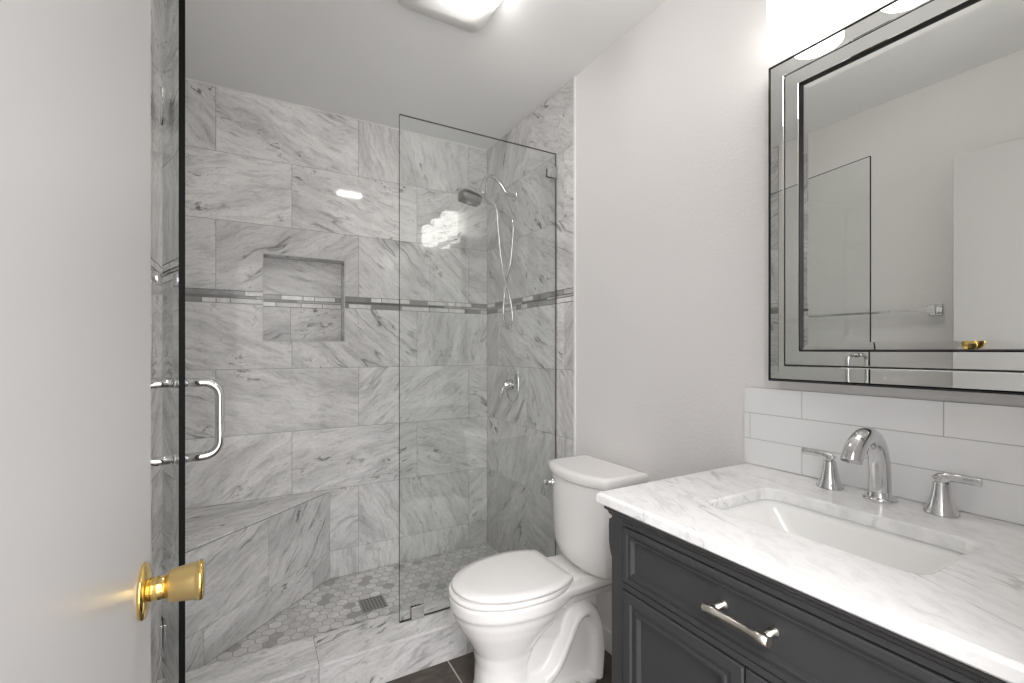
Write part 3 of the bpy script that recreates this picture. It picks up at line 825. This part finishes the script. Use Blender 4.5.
# ------------------------------------------------------------------ faucet
fc = thing('faucet', 'chrome widespread faucet with arched spout and two lever handles behind the basin', 'faucet', (1.172, 0.471, CZ))
mb = MB()
sp = smooth_path([(0, 0, .0), (0, 0, .012), (.0, 0, .03), (-.001, 0, .06), (-.007, 0, .093), (-.021, 0, .122), (-.044, 0, .139), (-.072, 0, .140), (-.098, 0, .127), (-.115, 0, .108), (-.121, 0, .096)], 5)
n_ = len(sp)
def rsp(i):
    t = i / (n_ - 1)
    if t < .2: return .0285 - .0085 * min(1, t / .14) ** .6
    return .0200 - .0015 * (t - .2) / .8
mb.tube(sp, [rsp(i) for i in range(n_)], 28, start_ref=(1, 0, 0))
mb.lathe([(.030, 0), (.030, .005), (.027, .009)], (0, 0, 0), (0, 0, 1), 32)
mb.build('spout', 'chrome', fc)
for s in (1, -1):
    mb = MB(); yy = s * .100
    mb.lathe([(.0275, 0), (.0275, .004), (.0255, .008), (.0205, .02), (.0165, .036), (.0140, .052), (.013, .062)], (.004, yy, 0), (0, 0, 1), 10)
    hb = mb.build('handle', 'chrome', fc, bevel=.0015)
    mb = MB()
    mb.tube(smooth_path([(.004, yy - s * .006, .064), (.004, yy + s * .004, .0715), (.003, yy + s * .016, .0745), (.002, yy + s * .032, .0752), (.000, yy + s * .048, .0758), (-.001, yy + s * .058, .0758)], 4), [(.0095, .012)] * 4 + [(.0085, .0105)] * 3 + [(.0068, .0082)] * 4 + [(.005, .0078)] * 10, 18, start_ref=(1, 0, 0))
    mb.build('lever', 'chrome', hb)

# ------------------------------------------------------------------ backsplash of glass tiles
mb = MB()
BX = PR - .0005; bt = .0075
BZ = [CZ + .0005, CZ + .0725, CZ + .1445, CZ + .2165]
by0, by1 = 0.106, 0.821
cutsets = [[by0, .384, .662, by1], [by0, .245, .803, by1], [by0, .384, .662, by1]]
mb.box((BX - bt + .0012, by0, BZ[0]), (BX, by1, BZ[3]), 1)
for r in range(3):
    cs = cutsets[r]
    for k in range(len(cs) - 1):
        mb.box((BX - bt, cs[k] + .0009, BZ[r] + .0009), (BX - bt + .0015, cs[k + 1] - .0009, BZ[r + 1] - .0009), 0, tone=rnd.uniform(.97, 1.03))
tag(mb.build('backsplash', ['bs', 'bsgrout'], weld=False), 'pale grey glass tile backsplash of three rows above the marble countertop', 'backsplash')

# ------------------------------------------------------------------ mirror
MY0, MY1, MZ0, MZ1 = 0.115, 0.732, 1.110, 1.941
mi = thing('wall_mirror', 'rectangular wall mirror in a stepped mirrored frame with black edges', 'mirror', (PR - .001, (MY0 + MY1) / 2, MZ0))
hyw, hzz = (MY1 - MY0) / 2, MZ1 - MZ0
def mring(i, d): return [(-d, -hyw + i, i), (-d, hyw - i, i), (-d, hyw - i, hzz - i), (-d, -hyw + i, hzz - i)]
mb = MB()
mb.grid([mring(.002, .0), mring(.0, .036), mring(.0035, .040), mring(.0045, .036)], cap0=True, cap1=False, smooth=False)
mb.grid([mring(.079, .036), mring(.0805, .036), mring(.0815, .030), mring(.0825, .026)], cap0=False, cap1=True, smooth=False)
mb.grid([mring(.041, .034), mring(.043, .034)], cap0=False, cap1=False, smooth=False)
mb.build('frame_edge', 'black', mi)
for a, b, nm in (((.0045, .0360), (.0410, .0395), 'frame_strip'), ((.0430, .0365), (.0790, .0400), 'frame_strip')):
    mb = MB()
    w0, d0 = a; w1, d1 = b; bv = .0022
    mb.grid([mring(w0, d0 - .003), mring(w0 + bv, d0), mring(w1 - bv, d0 + .0005), mring(w1, d0 - .0025), mring(w1, d0 - .006)], cap0=False, cap1=False, smooth=False)
    mb.build(nm, 'mirror', mi)
mb = MB()
mb.grid([mring(.0822, .0285), mring(.0985, .0305), mring(.099, .0305)], cap0=False, cap1=True, smooth=False)
mb.build('mirror_glass', 'mirror', mi)

# ------------------------------------------------------------------ vanity light
vl = thing('vanity_light', 'chrome vanity light with three frosted cylinder shades above the mirror', 'lamp', (PR - .001, 0.445, 2.15))
mb = MB(); mb.grid([[(-d, y, z) for y, z in ((-.28 + i, -.03 + i), (.28 - i, -.03 + i), (.28 - i, .05 - i), (-.28 + i, .05 - i))] for d, i in ((0, 0), (.016, 0), (.02, .004))], smooth=False); mb.build('back_plate', 'chrome', vl)
for k, yy in enumerate((.193, 0, -.193)):
    mb = MB(); mb.tube(smooth_path([(-.018, yy, .01), (-.05, yy, .022), (-.078, yy, .012), (-.085, yy, -.012)], 5), .007, 14); mb.build('arm', 'chrome', vl)
    mb = MB(); mb.lathe([(.022, -.048), (.024, -.030), (.018, -.012), (.008, -.006)], (-.085, yy, 0), (0, 0, 1), 24); mb.build('socket', 'chrome', vl)
    mb = MB(); mb.lathe([(.045, -.183), (.053, -.185), (.058, -.180), (.058, -.052), (.054, -.046), (.024, -.045)], (-.085, yy, 0), (0, 0, 1), 36); mb.build('shade', 'shade', vl)

# ------------------------------------------------------------------ ceiling fan with light
fa = thing('exhaust_fan', 'white square ceiling exhaust fan with a lit lens', 'fan', (0.585, 1.412, ZC))
mb = MB()
mb.grid([rrect(0, 0, .150, .150, .03, -.0005), rrect(0, 0, .156, .156, .035, -.014), rrect(0, 0, .148, .148, .035, -.024), rrect(0, 0, .10, .10, .03, -.027)]); mb.build('fan_cover', 'trim', fa)
mb = MB(); mb.grid([rrect(.055, -.045, .080, .010, .008, -.026), rrect(.055, -.045, .080, .010, .008, -.043), rrect(.055, -.045, .076, .007, .006, -.046)]); mb.build('lens', 'lens', fa)

# ------------------------------------------------------------------ towel bar on the left wall
tb = thing('towel_bar', 'chrome towel bar with square posts on the painted wall seen in mirror', 'towel bar', (PL, 1.16, 1.372))
for yy in (-.30, .30):
    mb = MB(); mb.box((.0005, yy - .024, -.024), (.010, yy + .024, .024)); mb.box((.010, yy - .012, -.012), (.055, yy + .012, .012)); mb.box((.05, yy - .016, -.016), (.062, yy + .016, .016))
    mb.build('post', 'chrome', tb, bevel=.002)
mb = MB(); mb.box((.046, -.30, -.006), (.058, .30, .006)); mb.build('bar', 'chrome', tb, bevel=.001)

# ------------------------------------------------------------------ the open room door with its brass knob
DFX, DEY, DT = -0.114, 0.759, 0.035
mb = MB(); mb.box((DFX - DT, YF1 + .006, .012), (DFX, DEY, 1.990))
dd = structure(mb.build('door_1', 'door', bevel=.0025))
KY, KZ = 0.703, 0.900
for s in (1, -1):
    x0 = DFX if s > 0 else DFX - DT
    kn = bpy.data.objects.new('door_knob', None); COL.objects.link(kn); kn.parent = dd; kn.location = (x0, KY, KZ)
    mb = MB(); mb.lathe([(.0325, 0), (.033, .002), (.0315, .004), (.025, .0065), (.016, .0080), (.0135, .0085)], (0, 0, 0), (s, 0, 0), 40)
    mb.build('rosette', 'brass', kn)
    if s < 0:
        mb = MB(); mb.lathe([(.0145, .0135), (.013, .020), (.014, .026), (.019, .030), (.024, .052), (.0245, .060), (.020, .063), (.002, .064)], (0, 0, 0), (s, 0, 0), 36)
        mb.build('knob_grip', 'brass', kn); continue
    mb = MB(); mb.lathe([(.0135, .008), (.0140, .010), (.0135, .0115), (.0140, .013), (.0135, .0235), (.0112, .0245)], (0, 0, 0), (s, 0, 0), 32)
    mb.build('stem', 'brass', kn)
    mb = MB(); mb.lathe([(.0105, .0235), (.0165, .025), (.0192, .0275), (.0222, .0525), (.0238, .057)], (0, 0, 0), (s, 0, 0), 40)
    mb.lathe([(.0238, .057), (.0243, .059), (.0236, .061), (.0210, .0625), (.002, .063)], (0, 0, 0), (s, 0, 0), 40, mi=1)
    mb.build('knob_grip', ['brassface', 'brass'], kn)
